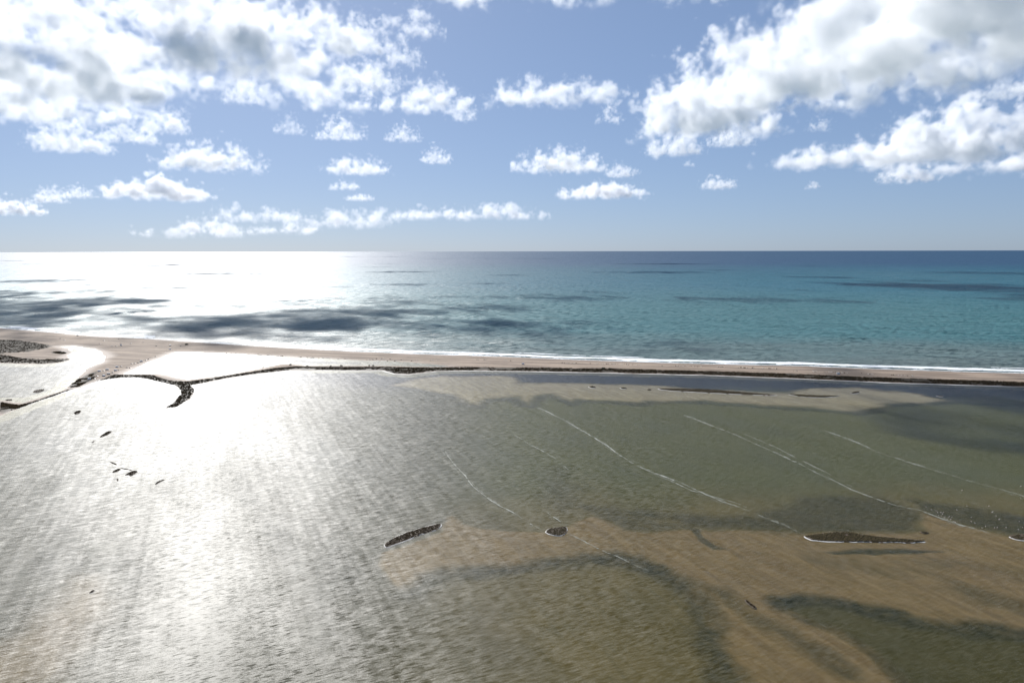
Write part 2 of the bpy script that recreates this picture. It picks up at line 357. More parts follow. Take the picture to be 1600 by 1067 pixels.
gust = N.mr(N.noise(aniso(N, pos, -60, 900, 260), 1., 4, .6), .3, .7, .55, 1.35)
nrm = wave_normal(N, pos, [(78, 16, 190, .7), (-62, 10, 34, .85), (-35, 22, 70, .5), (20, 4, 7, .5)], gust)
N.L(nrm, p.inputs['Normal'])
sea = link('sea', sea_mesh(), M_sea); tag(sea, kind='structure', label='open turquoise sea reaching to the horizon')

M_lag, N, p = material('lagoon_water')
pos = N.n('ShaderNodeNewGeometry').outputs['Position']
p.inputs['IOR'].default_value = 1.25
# silt is stirred up out in the open lagoon; the lee of the spit stays clear
(ax_, ay_), (bx_, by_) = G(700, 578), G(1600, 604)
sl_ = (by_ - ay_) / (bx_ - ax_)
xyz = N.n('ShaderNodeSeparateXYZ', {0: pos})
from_spit = N.m('SUBTRACT', N.m('ADD', ay_ - sl_ * ax_, N.m('MULTIPLY', xyz.outputs[0], sl_)), xyz.outputs[1])
silt = N.mr(N.m('ADD', from_spit, N.m('MULTIPLY', N.noise(pos, .006, 3, .5), 120.)), 170, 420)
silt = N.m('MULTIPLY', silt, N.mr(N.noise(aniso(N, pos, -66, 260, 90), 1., 4, .55), .3, .7, .75, 1.25))
N.L(N.mix(silt, (.006, .010, .015), (.015, .0138, .0028)), p.inputs['Base Color'])
patch = N.noise(aniso(N, pos, -66, 400, 130), 1., 4, .6)
N.L(N.mr(patch, .3, .7, .46, .52), p.inputs['Roughness'])
lanes = N.noise(aniso(N, pos, -66, 500, 45), 1., 3, .6)
gust = N.m('MULTIPLY', N.mr(patch, .3, .7, .6, 1.25), N.mr(lanes, .35, .65, .75, 1.2))
nrm = wave_normal(N, pos, [(-66, 1.9, 10, .75), (-66, 90, 7, .10), (-52, 6, 16, .30), (10, .8, 1.3, .25)], gust)
N.L(nrm, p.inputs['Normal'])
tr = N.n('ShaderNodeBsdfTransparent', {'Color': (.62, .61, .50, 1)})
add = N.n('ShaderNodeAddShader', {0: p.outputs[0], 1: tr.outputs[0]})
N.L(add.outputs[0], M_lag.node_tree.nodes['Material Output'].inputs['Surface'])
lag = link('lagoon_water', strip_mesh('lagoon_water', [(x, 330.0) for x, y in split], split), M_lag); tag(lag, kind='structure', label='wind-rippled shallow lagoon water')
# the near edge of the lagoon runs on under and behind the camera as water over mud
near = link('near_lagoon_bed', ngon_mesh('near_bed', [(-9000, -1500), (9000, -1500), (9000, 330), (-9000, 330)], -.8), M_bed); tag(near, kind='structure')
me = ngon_mesh('near_water', [(-9000, -1500), (9000, -1500), (9000, 329.9), (-9000, 329.9)], 0); tag(link('near_lagoon_water', me, M_lag), kind='structure')
for s in (-1, 1):                                            # bed beyond the sides of the height field
    pts = [(s * 330 * 1.08, 330), (s * 9500, 330), (s * 9500, 5200), (s * 5200 * 1.08, 5200)]
    tag(link('outer_lagoon_bed', ngon_mesh('outer_bed', pts if s > 0 else pts[::-1], -.8), M_bed), kind='structure')

# ------------------------------------------------------------------ surf along the beach
M_foam = simple('sea_foam', (.72, .74, .74), .6, .12, .3)
shore = np.array(sea_shore)
seg = np.linalg.norm(np.diff(shore, axis=0), axis=1); cum = np.concatenate([[0], np.cumsum(seg)])
s0 = np.interp(-2400, shore[:, 0], cum); s1 = np.interp(3400, shore[:, 0], cum)
S = np.arange(s0, s1, 4.0); T = np.arange(-6, 150, 2.5)
def shore_pt(s, t):
    x = np.interp(s, cum, shore[:, 0]); y = np.interp(s, cum, shore[:, 1])
    x2 = np.interp(s + 120, cum, shore[:, 0]); y2 = np.interp(s + 120, cum, shore[:, 1]); x1 = np.interp(s - 120, cum, shore[:, 0]); y1 = np.interp(s - 120, cum, shore[:, 1])
    dx, dy = x2 - x1, y2 - y1; l = np.hypot(dx, dy); return x - dy / l * t, y + dx / l * t
SS, TT = np.meshgrid(S, T, indexing='ij')
jx, jy = fbm(SS, TT, 5, 301, 2), fbm(SS, TT, 5, 303, 2)
PX, PY = shore_pt(SS + jx * 2, TT + jy * 1.2 + fbm(SS, TT * 0, 70, 305, 4) * 5)
u = fbm(SS, TT * 3, 40, 307, 5, .6)
b1 = np.exp(-((TT - 4) / (5.2 + 2.5 * fbm(SS, SS * 0 + 3, 120, 317, 3))) ** 2) * 1.15
c2 = 46 + 10 * fbm(SS, SS * 0, 260, 309, 3); g2 = sstep(-.4, .0, fbm(SS, SS * 0 + 5, 230, 311, 3)); b2 = np.exp(-(np.maximum(TT - c2, (c2 - TT) * .62) / 16.) ** 2) * g2 * 1.15
c3 = 82 + 12 * fbm(SS, SS * 0, 300, 313, 3); g3 = sstep(.1, .5, fbm(SS, SS * 0 + 9, 190, 315, 3)); b3 = np.exp(-((TT - c3) / 9.) ** 2) * g3 * .9
lace = .45 * np.exp(-((TT - 22) / 22.) ** 2)
fo = np.maximum(np.maximum(b1, b2), np.maximum(b3, lace)) + u * .5
keep = fo > .52
kf = (keep[:-1, :-1] & keep[1:, 1:]).reshape(-1)
gi_ = np.arange(SS.size).reshape(SS.shape)
FF = np.stack([gi_[:-1, :-1], gi_[:-1, 1:], gi_[1:, 1:], gi_[1:, :-1]], -1).reshape(-1, 4)[kf]
uq, inv = np.unique(FF, return_inverse=True)
FV = np.stack([PX, PY, .12 + .5 * np.clip(b2 + b3, 0, 1) + .12 * u], -1).reshape(-1, 3)[uq]
surf = link('surf_foam', mesh_np('surf_foam', FV, inv.reshape(-1, 4)), M_foam, smooth=True)
tag(surf, 'white surf breaking in broken lines along the seaward beach', 'surf', kind='stuff')

# ------------------------------------------------------------------ low growth
M_scrub = simple('salt_scrub', (.036, .027, .016), .9, .5, .35, spec=0)
M_olive = simple('olive_scrub', (.042, .032, .013), .85, .5, .35, spec=.1)
M_rim = simple('salt_foam_rim', (.52, .50, .46), .7, .1, .5)
M_islesand = simple('islet_sand', (.07, .05, .032), .8, .2, .3)
ico_v = []; 
def _ico():
    t = (1 + 5 ** .5) / 2
    v = np.array([(-1, t, 0), (1, t, 0), (-1, -t, 0), (1, -t, 0), (0, -1, t), (0, 1, t), (0, -1, -t), (0, 1, -t), (t, 0, -1), (t, 0, 1), (-t, 0, -1), (-t, 0, 1)], float)
    f = np.array([(0, 11, 5), (0, 5, 1), (0, 1, 7), (0, 7, 10), (0, 10, 11), (1, 5, 9), (5, 11, 4), (11, 10, 2), (10, 7, 6), (7, 1, 8), (3, 9, 4), (3, 4, 2), (3, 2, 6), (3, 6, 8), (3, 8, 9), (4, 9, 5), (2, 4, 11), (6, 2, 10), (8, 6, 7), (9, 8, 1)])
    v /= np.linalg.norm(v[0]); return v, f
IV, IF = _ico()
RN = np.random.RandomState(11)
def tufts(name, pts, zs, smin, smax, hk=.5):
    """a cushion of ragged tufts, one at each point"""
    n = len(pts); s = RN.uniform(smin, smax, n); a = RN.uniform(0, 6.28, n)
    j = 1 + RN.uniform(-.35, .35, (n, 12, 1))
    v = IV[None] * j * s[:, None, None] * np.array([1, .8, hk])[None, None]
    ca, sa_ = np.cos(a)[:, None], np.sin(a)[:, None]
    x = v[:, :, 0] * ca - v[:, :, 1] * sa_; y = v[:, :, 0] * sa_ + v[:, :, 1] * ca
    v = np.stack([x + pts[:, 0:1], y + pts[:, 1:2], v[:, :, 2] + np.asarray(zs).reshape(-1, 1)], -1)
    f = IF[None] + (np.arange(n) * 12)[:, None, None]
    return mesh_np(name, v.reshape(-1, 3), f.reshape(-1, 3))
def scatter(poly, n, inset=0, clump=25, thr=-.2, seed=0):
    P = np.asarray(poly); out = np.zeros((0, 2)); lo, hi = P.min(0), P.max(0)
    for _ in range(12):
        q = RN.uniform(lo, hi, (n * 3, 2)); s = sdf(P, q[:, 0], q[:, 1], 500)
        q = q[(s > inset) & (fbm(q[:, 0], q[:, 1], clump, seed, 3) > thr)]; out = np.concatenate([out, q])
        if len(out) >= n: break
    return out[:n]
from mathutils.bvhtree import BVHTree
ysa = np.array(ys)
def ground_z(P):
    """height of the ground grid at world points"""
    P = np.asarray(P, float).reshape(-1, 2)
    r = np.clip(np.searchsorted(ysa, P[:, 1]) - 1, 0, ny - 2); c = np.clip(np.searchsorted(ang, P[:, 0] / P[:, 1]) - 1, 0, nx - 2)
    fr = np.clip((P[:, 1] - ysa[r]) / (ysa[r + 1] - ysa[r]), 0, 1); fc = np.clip((P[:, 0] / P[:, 1] - ang[c]) / (ang[c + 1] - ang[c]), 0, 1)
    return (ZZ[r, c] * (1 - fr) + ZZ[r + 1, c] * fr) * (1 - fc) + (ZZ[r, c + 1] * (1 - fr) + ZZ[r + 1, c + 1] * fr) * fc
allp = []
for p_, n in zip(SCRUB, (2600, 250, 1900, 1300, 900, 600, 14000)):
    q = scatter(p_, n, 1., 40, -.35, 5); allp.append(q[np.abs(q[:, 0]) < 3500])
q = np.concatenate(allp); z = ground_z(q); k = z > .1; q, z = q[k], z[k]
sh_ = link('salt_marsh_scrub', tufts('salt_marsh_scrub', q, z, .9, 2.6, .55), M_scrub)
tag(sh_, 'dark brown salt scrub carpeting the lagoon side of the spit', 'scrub', kind='stuff')

# scattered growth and wrack on the beach
wr = [W([(740, 562.5), (800, 565)]), W([(870, 567.5), (960, 570), (1150, 575), (1220, 577)]), W([(1230, 580), (1300, 582.5), (1430, 588.5)]), W([(340, 551.5), (405, 554.5), (454, 557.5), (560, 562), (625, 564.5), (690, 563.5)]), W([(590, 561), (625, 563)])]
pp = []
for l in wr:
    for a, b in zip(l[:-1], l[1:]):
        n = int(np.linalg.norm(b - a) / 3.2); t = RN.uniform(0, 1, (n, 1)); pp.append(a + (b - a) * t + RN.normal(0, 2.5, (n, 2)))
q = np.concatenate(pp); q = q[fbm(q[:, 0], q[:, 1], 18, 7, 2) > -.1]; z = ground_z(q); kk = RN.uniform(0, 1, len(q)) < .55
M_pale = simple('pale_shell_wrack', (.62, .56, .47), .8, .15, .6)
tag(link('shell_wrack', tufts('shell_wrack', q[kk], z[kk] + .1, 1.0, 2.4, .5), M_pale), 'broken line of pale shell wrack along the top of the beach', 'wrack', kind='stuff')
tag(link('beach_scrub', tufts('beach_scrub', q[~kk], z[~kk] + .1, .9, 2.3, .6), M_scrub), 'dark tufts dotted along the pale wrack line of the beach', 'scrub', kind='stuff')

# white wash along the lagoon side of the land
def ribbon(name, line, wid, mat, z=.05, step=6, breaks=-.3, seed=0, wob=1.0, wvar=.6):
    L = np.asarray(line); sg = np.linalg.norm(np.diff(L, axis=0), axis=1); cu = np.concatenate([[0], np.cumsum(sg)])
    s = np.arange(0, cu[-1], step); x = np.interp(s, cu, L[:, 0]); y = np.interp(s, cu, L[:, 1])
    x = x + fbm(s, s * 0, 60, seed, 3) * wob; y = y + fbm(s, s * 0 + 50, 60, seed + 3, 3) * wob
    dx, dy = np.gradient(x), np.gradient(y); l = np.hypot(dx, dy) + 1e-6
    w_ = wid * .5 * (1 + wvar * fbm(s, s * 0, 14, seed + 7, 3)) * np.clip(np.minimum(s, cu[-1] - s) / (12 * step), .15, 1)
    Vv = np.concatenate([np.stack([x - dy / l * w_, y + dx / l * w_, s * 0 + z], -1), np.stack([x + dy / l * w_, y - dx / l * w_, s * 0 + z], -1)]); n = len(s)
    i = np.arange(n - 1); k = (fbm(s, s * 0 + 9, 30, seed + 11, 4) > breaks)[:-1]; i = i[k]
    return link(name, mesh_np(name, Vv, np.stack([i + n, i + n + 1, i + 1, i], -1)), mat)
ls = np.array(lagoon_shore)[1:-1]
tag(ribbon('shore_wash', ls + np.array([0, -3.]), 6.5, M_rim, .06, 5, -.75, 401, 1.5, .5), 'thin white wash line along the lagoon edge of the spit', 'wash line', kind='stuff')

# single bushes that stand out on the embankment
def bush_mesh(name, seed, w=3.0, h=2.2, n=26):
    r = np.random.RandomState(seed); pts = r.normal(0, w * .33, (n, 2)); zz = r.uniform(.2, h * .75, n) * np.exp(-(np.linalg.norm(pts, axis=1) / w) ** 2)
    s = tufts(name, pts, zz, .5, 1.0, .8); return s
M_bush = simple('dark_bush', (.032, .040, .020), .85, .4, 1.0, spec=.1)
M_stem = simple('bush_stem', (.09, .06, .04), .9, .2, 2)
def stem_mesh():
    v = []; f = []
    for j, (r_, z_) in enumerate(((.16, -.4), (.12, .6), (.07, 1.3))):
        for i in range(6): a = i * math.pi / 3; v.append((r_ * math.cos(a) + j * .05, r_ * math.sin(a), z_))
    for j in range(2):
        for i in range(6): f.append((j * 6 + i, j * 6 + (i + 1) % 6, j * 6 + 6 + (i + 1) % 6, j * 6 + 6 + i))
    me = bpy.data.meshes.new('stem'); me.from_pydata(v, [], f); return me
BM = [bush_mesh('crown', 3 + i) for i in range(4)]; SM = stem_mesh()
def bush(px, py, sc_, label, group=None, seed=0):
    x, y = G(px, py); z = float(ground_z([(x, y)])[0])
    e = empty('bush', (x, y, z), seed * 1.3); e.scale = (sc_,) * 3
    link('stem', SM, M_stem, e); link('crown', BM[seed % 4], M_bush, e)
    tag(e, label, 'bush', group)
for i, (a, b, s_, t_) in enumerate([
    (943, 577.4, 2.1, 'larger dark bush of the close pair at the middle of the embankment'), (953, 577.8, 1.7, 'smaller dark bush right of the close pair on the embankment'),
    (454, 570.4, 1.5, 'dark bush at the bend of the embankment beside the bright pond'), (480, 572.0, 1.1, 'small low bush just right of the embankment bend'),
    (517, 572.0, 1.0, 'small round bush on the straight embankment, left of its larger neighbour'), (533, 571.8, 1.5, 'round dark bush alone on the pale track side of the embankment'),
    (577, 571.6, 1.2, 'left bush of two close together where the pond narrows'), (583, 571.6, 1.2, 'right bush of two close together where the pond narrows'),
    (291.4, 539.4, 2.3, 'broad dark bush on the beach above the left end of the bright pond'), (411, 574.2, 1.0, 'small bush where the embankment starts to curve down to the left')]):
    bush(a, b, s_, t_, seed=i)

# ------------------------------------------------------------------ islets
def islet(name, outline, label, rim=1.4, rim_sides='near', hgt=.9, olive=False, sand=0.0, dens=1.0, mat=None):
    Pw = W(outline)
    for _ in range(2):                                       # round the traced corners
        nx2 = np.roll(Pw, -1, 0); Pw = np.stack([Pw * .75 + nx2 * .25, Pw * .25 + nx2 * .75], 1).reshape(-1, 2)
    c0 = Pw.mean(0); L = []
    m = len(Pw)                                              # resample and roughen the outline
    pr_ = 0; per = np.linalg.norm(np.roll(Pw, -1, 0) - Pw, axis=1).sum(); step = max(.7, per / 130)
    for i in range(m):
        a, b = Pw[i], Pw[(i + 1) % m]; n = max(1, int(np.linalg.norm(b - a) / step))
        for k in range(n): L.append(a + (b - a) * k / n)
    L = np.array(L); amp = min(1.8, per * .012)
    L = L + np.stack([fbm(L[:, 0], L[:, 1], 6, 501, 3), fbm(L[:, 0], L[:, 1], 6, 503, 3)], -1) * amp
    root = empty(name, (c0[0], c0[1], 0)); tag(root, label, 'islet')
    Q = L - c0; n = len(Q)
    area = .5 * abs(np.sum(Q[:, 0] * np.roll(Q[:, 1], -1) - np.roll(Q[:, 0], -1) * Q[:, 1])); thick = 2 * area / per * 2
    nor = np.stack([np.roll(Q[:, 1], -2) - np.roll(Q[:, 1], 2), -(np.roll(Q[:, 0], -2) - np.roll(Q[:, 0], 2))], -1); nor /= np.linalg.norm(nor, axis=1)[:, None] + 1e-6
    sgn = np.sign(np.sum(Q[:, 0] * np.roll(Q[:, 1], -1) - np.roll(Q[:, 0], -1) * Q[:, 1])); nor *= sgn      # outward
    ins = min(1.2, thick * .25)
    v = [(x, y, -.9) for x, y in Q + nor * .6] + [(x, y, .16) for x, y in Q] + [(x, y, .42) for x, y in Q - nor * ins]
    f = [(i, (i + 1) % n, n + (i + 1) % n, n + i) for i in range(n)] + [(n + i, n + (i + 1) % n, 2 * n + (i + 1) % n, 2 * n + i) for i in range(n)] + [tuple(2 * n + i for i in range(n))]
    if sgn < 0: f = [t[::-1] for t in f]
    me = bpy.data.meshes.new('ground'); me.from_pydata(v, [], f); link('ground', me, M_islesand, root)
    # scrub
    nt_ = int(min(3600, max(14, area * 1.3 * dens))); sz = (.3, .75) if area < 1500 else (.5, 1.3)
    if thick < 4: sz = (.25, .6)
    poly = Pw - c0 + np.array([0, sand * thick * .0])
    q = scatter(poly, nt_, max(.1, thick * .03) if not sand else thick * sand, 9, -.45, 9)
    if len(q): sb = link('scrub', tufts('scrub', q, np.full(len(q), .4) + RN.uniform(0, .2, len(q)) * hgt, *sz, .5 * hgt), mat or (M_olive if olive else M_scrub), root); tag(sb, kind='stuff')
    # foam rim on the sides the chop reaches
    if rim:
        rim *= .45
        w0 = Q + nor * rim * .75; w1 = Q - nor * rim * .45
        vis = (nor[:, 1] < .25) if rim_sides == 'near' else (np.ones(n, bool) if rim_sides == 'all' else nor[:, 0] > -.2)
        rv = fbm(Q[:, 0], Q[:, 1], 9, 505, 3); vis &= rv > -.35; w0 = Q + nor * (rim * (.5 + .5 * rv))[:, None]; w1 = Q - nor * (rim * .4 * (1 + rv))[:, None]
        vv = [(x, y, .05) for x, y in w0] + [(x, y, .34) for x, y in w1]
        ff = [(i, (i + 1) % n, n + (i + 1) % n, n + i) for i in range(n) if vis[i]]
        if sgn < 0: ff = [t[::-1] for t in ff]
        if ff: me = bpy.data.meshes.new('foam_rim'); me.from_pydata(vv, [], ff); tag(link('foam_rim', me, M_rim, root), kind='stuff')
    return root
islet('islet', [(599, 853), (606, 845), (620, 838), (640, 830), (665, 823), (688, 817), (691, 820), (684, 827), (665, 833), (648, 839), (630, 846), (612, 852), (603, 856)], 'long thin dark islet with white rim, slanting at the left tip of the brown flat', 2.0, 'all')
islet('islet', [(851, 832), (856, 826), (868, 824), (884, 822), (887, 827), (884, 834), (874, 838), (862, 836)], 'small oval scrubby islet with white rim at the top edge of the brown flat', 1.7, 'all', olive=True)
islet('islet', [(1253, 838), (1264, 836), (1285, 833), (1320, 830), (1352, 836), (1400, 841), (1445, 844), (1446, 847), (1420, 848), (1370, 847), (1310, 846.5), (1270, 845)], 'long straight scrub islet with bright white near edge on the right of the brown flat', 2.4, 'near', olive=True)
islet('islet', [(1574, 838), (1590, 834), (1630, 836), (1680, 842), (1680, 852), (1640, 850), (1600, 845), (1585, 843)], 'olive scrub islet cut off by the right edge of the picture', 2.4, 'near', olive=True)
islet('islet', [(1436, 830), (1444, 830), (1453, 832), (1447, 834), (1440, 833)], 'tiny rusty islet above the right end of the long straight islet', 0, olive=True)
islet('islet', [(1163, 936), (1168, 937), (1174, 943), (1180, 946), (1183, 951), (1178, 951), (1171, 946), (1165, 941)], 'tiny dark islet alone in the middle of the brown flat', 0)
islet('islet', [(114, 646), (119, 642), (127, 641), (126, 645), (119, 648)], 'small dark islet nearest the curved road end of the spit', 0)
islet('islet', [(154, 684), (162, 677), (170, 673), (176, 674), (170, 679), (160, 683)], 'dark sliver islet in the glare, larger one of the slanting pair', 0)
islet('islet', [(142, 692), (145, 690), (148, 688), (147, 691)], 'tiny dark speck of an islet below the slanting sliver', 0)
islet('islet', [(171, 721), (175, 722), (183, 725), (182, 727), (175, 724)], 'thin dark bar islet at the upper left of the islet cluster in the glare', 0)
islet('islet', [(174, 738), (181, 733), (190, 731.5), (186, 736), (178, 738.5)], 'left dark islet of the cluster in the glare', 0)
islet('islet', [(193, 743), (201, 738), (208, 735), (217, 736), (211, 740), (205, 745), (201, 742)], 'forked dark islet, largest of the cluster in the glare', 0)
islet('islet', [(188, 730.5), (196, 732), (207, 734), (207, 735.2), (196, 733.4), (188, 731.8)], 'threadlike mud bar joining two islets of the cluster in the glare', 0, dens=.5)
islet('islet', [(182, 748), (185, 747), (185, 751), (183, 752)], 'tiny dot islet under the cluster in the glare', 0)
islet('islet', [(241, 757), (246, 752), (256, 749), (258, 750), (250, 753), (244, 757)], 'dark comma-shaped islet right of the cluster in the glare', 0)
islet('islet', [(138, 927), (143, 922), (149, 921), (146, 925)], 'lone little islet in the glare near the lower left', 0)
islet('islet', [(919, 604), (925, 603), (932, 604.5), (928, 606.5), (922, 606)], 'leftmost of the three little islets on the pale shoal', 4, 'near')
islet('islet', [(968, 606), (974, 605), (981, 606.5), (976, 608), (971, 607.5)], 'middle one of the three little islets on the pale shoal', 4, 'near')
islet('islet', [(1010, 608.7), (1014, 607.6), (1019, 609), (1014, 610)], 'rightmost and smallest of the three little islets on the pale shoal', 0)
islet('islet', [(1024, 606.5), (1045, 607), (1085, 607), (1120, 609), (1165, 613), (1205, 616), (1217, 617.8), (1200, 618), (1150, 616), (1090, 613), (1040, 610.5)], 'very long narrow rust-brown islet parallel to the spit', 5, 'near', olive=True)
islet('islet', [(1230, 615.5), (1260, 617), (1290, 618.3), (1315, 618.3), (1300, 620.3), (1280, 621.5), (1258, 620.3), (1240, 618)], 'shorter rust-brown islet in line right of the very long one', 5, 'near', olive=True)
islet('islet', [(1328, 614), (1337, 611.5), (1345, 611.5), (1341, 614.5), (1332, 615.3)], 'small islet near the spit above the right end of the pale shoal', 4, 'near')
islet('islet', [(1461, 618), (1473, 618.5), (1474, 620), (1466, 619.6)], 'tiny pale-rimmed islet at the far right of the pale shoal', 4, 'near')
islet('islet', [(50, 613), (55, 609), (70, 607.5), (69, 611), (58, 614.5)], 'reddish mud islet in the small lagoon left of the road', 0, dens=.4)
islet('islet', [(7, 625), (12, 623.5), (20, 623.5), (19, 626), (10, 626.5)], 'small reddish mud islet touching the left edge of the picture', 0, dens=.4)

# ------------------------------------------------------------------ wind-driven foam lines on the lagoon
M_line = simple('lagoon_foam', (.30, .31, .26), .7, .2, .8)
FL = [([(835, 635), (880, 655), (920, 680), (940, 690), (985, 722), (1020, 738), (1070, 758), (1120, 780), (1180, 802), (1230, 822), (1255, 837)], 1.5, -.25, 'brightest foam line running from the pale shoal to the long straight islet'),
      ([(1060, 645), (1100, 660), (1150, 680), (1200, 702), (1260, 730), (1330, 765), (1400, 790), (1440, 798), (1500, 820), (1530, 828), (1575, 841)], 1.3, -.1, 'foam line passing the flock of wading birds to the right edge islet'),
      ([(1280, 670), (1330, 688), (1370, 705), (1420, 722), (1480, 740), (1540, 758), (1600, 776), (1660, 796)], 1.5, -.2, 'rightmost foam line crossing the green lagoon'),
      ([(690, 700), (712, 728), (740, 760), (780, 790), (810, 805), (852, 832)], 1.1, -.15, 'foam line ending at the left end of the oval islet'),
      ([(848, 797), (862, 806), (872, 812), (886, 826)], 1.1, -.3, 'short foam line coming down onto the right end of the oval islet'),
      ([(890, 832), (915, 848), (945, 862), (970, 872), (1000, 886), (1020, 894)], .9, .0, 'faint foam line trailing over the brown flat behind the oval islet'),
      ([(790, 672), (830, 695), (870, 718), (892, 736)], .8, .0, 'faint short foam line left of the dark bed patch'),
      ([(1020, 738), (1080, 766), (1150, 785), (1240, 826)], .7, .0, 'thin foam thread just above the brightest foam line'),
      ([(1150, 672), (1215, 700), (1290, 738), (1340, 765)], .7, .0, 'thin foam thread beside the line that passes the birds'),
      ([(1200, 935), (1260, 960), (1310, 990), (1340, 1010)], .4, .2, 'barely visible foam thread on the brown flat at lower right')]
def foam_line(line, wid, br, seed):
    """a drifting line of suds: many short torn shreds strewn along a course, thicker where they gather"""
    L = W(line); sg = np.linalg.norm(np.diff(L, axis=0), axis=1); cu = np.concatenate([[0], np.cumsum(sg)])
    Vs = []; Fs = []; k = 0
    for th in range(4):
        off = (0, 0, wid * 2.2, -wid * 3.4)[th]; wk = (1., .55, .45, .3)[th]; thr = br + (0, .05, .15, .3)[th]
        s = np.arange(0, cu[-1], .9); x = np.interp(s, cu, L[:, 0]); y = np.interp(s, cu, L[:, 1])
        dx, dy = np.gradient(x), np.gradient(y); l = np.hypot(dx, dy) + 1e-6; nx_, ny_ = -dy / l, dx / l
        w1 = fbm(s, s * 0 + th * 9, 45, seed, 4) * 3.2 * wid + fbm(s, s * 0 + th * 5, 5, seed + 2, 3) * wid * .7 + off * (1 + .5 * fbm(s, s * 0, 60, seed + 4, 2))
        env = np.clip(np.minimum(s, cu[-1] - s) / 30, .1, 1)
        hw = wid * .5 * wk * env * np.clip(.55 + 1.2 * fbm(s, s * 0 + th, 5, seed + 6, 4) + .8 * fbm(s, s * 0 + th, 50, seed + 8, 3), .14, 1.7)
        cx_, cy_ = x + nx_ * w1, y + ny_ * w1; n = len(s)
        Vs.append(np.concatenate([np.stack([cx_ + nx_ * hw, cy_ + ny_ * hw, s * 0 + .04 + th * .004], -1), np.stack([cx_ - nx_ * hw, cy_ - ny_ * hw, s * 0 + .04 + th * .004], -1)]))
        i = np.arange(n - 1); i = i[((hw > .03) & (fbm(s, s * 0 + th * 3, 24, seed + 10, 4) > thr))[:-1]]
        Fs.append(np.stack([i + n, i + n + 1, i + 1, i], -1) + k); k += 2 * n
    return link('foam_line', mesh_np('foam_line', np.concatenate(Vs), np.concatenate(Fs)), M_line)
for i, (l, w_, br, lab) in enumerate(FL):
    o = foam_line(l, w_ * .75, br - .22, 420 + i * 13); tag(o, lab, 'foam line', kind='stuff')
# ------------------------------------------------------------------ wading birds
M_bird = simple('pale_plumage', (.80, .72, .68), .7, .08, 3)
M_leg = simple('bird_leg', (.55, .25, .22), .6, .1, 3)
def tube(path, rads, k=6):
    v = []; f = []; P = [Vector(p) for p in path]
    for i, p in enumerate(P):
        d = (P[min(i + 1, len(P) - 1)] - P[max(i - 1, 0)]).normalized(); a = d.cross(Vector((0, 1, 0))); a = a.normalized() if a.length > .01 else Vector((1, 0, 0)); b = d.cross(a)
        for j in range(k): t = j * 2 * math.pi / k; v.append(tuple(p + (a * math.cos(t) + b * math.sin(t)) * rads[i]))
    for i in range(len(P) - 1):
        for j in range(k): f.append((i * k + j, i * k + (j + 1) % k, (i + 1) * k + (j + 1) % k, (i + 1) * k + j))
    f.append(tuple(range(k))[::-1]); f.append(tuple((len(P) - 1) * k + j for j in range(k)))
    me = bpy.data.meshes.new('part'); me.from_pydata(v, [], f); return me
bb = tube([(-.62, 0, .88), (-.45, 0, .95), (-.2, 0, 1.0), (.08, 0, 1.02), (.24, 0, 1.06), (.36, 0, 1.2), (.34, 0, 1.36), (.28, 0, 1.5), (.34, 0, 1.62), (.46, 0, 1.6), (.56, 0, 1.5)], [.03, .13, .22, .21, .12, .055, .045, .045, .07, .06, .02], 8)
bl = tube([(0, 0, -.25), (0, 0, .45), (-.04, 0, .9)], [.02, .025, .04], 5)
bird0 = empty('wading_bird', (0, 0, 0)); b_ = link('body', bb, M_bird, bird0, smooth=True); link('leg', bl, M_leg, bird0, (0, .07, 0)); link('leg', bl, M_leg, bird0, (-.06, -.07, 0))
BP = [(375, 420), (440, 455), (500, 470), (520, 490), (560, 490), (595, 487), (530, 530), (565, 535), (600, 560), (655, 555), (700, 545), (685, 575), (735, 608), (580, 510), (640, 580), (665, 540), (720, 600), (745, 612), (612, 548),
      (760, 460), (885, 410), (1160, 410), (1200, 490), (1250, 537), (1295, 573), (940, 550), (1075, 685), (1120, 665), (1265, 680), (1375, 678), (1530, 702), (1580, 678), (1540, 603), (1560, 165), (1560, 320), (825, 215), (1230, 685), (940, 605), (985, 625), (1210, 480), (1285, 580)]
lone = {0: 'pale wading bird at the upper left tip of the flock line', 19: 'lone wading bird above the flock, on green water', 20: 'lone wading bird on green water over a dark bed patch', 21: 'wading bird highest above the dark blue water patch', 33: 'wading bird near the right edge just under the rightmost foam line', 34: 'wading bird by the right edge midway down to the dark water', 35: 'faint wading bird far out on the open green water', 25: 'lone wading bird at the left end of the dark blue water', 26: 'pale wading bird at the foot of the foam line on the brown flat'}
for i, (a, b) in enumerate(BP):
    o = bird0 if i == 0 else copy_tree(bird0)
    x, y = G(1400 + a / 8, 740 + b / 8); o.location = (x, y, -.25); o.rotation_euler = (0, 0, R.uniform(0, 6.28)); s_ = R.uniform(.95, 1.25); o.scale = (s_,) * 3
    if i in lone: lab = lone[i]
    elif i < 19: lab = 'pale wading bird in the dense flock where the foam line meets the brown flat'
    else: lab = 'pale wading bird scattered on the dark blue water at the right edge'
    tag(o, lab, 'bird', 'pale wading birds on the right of the lagoon')

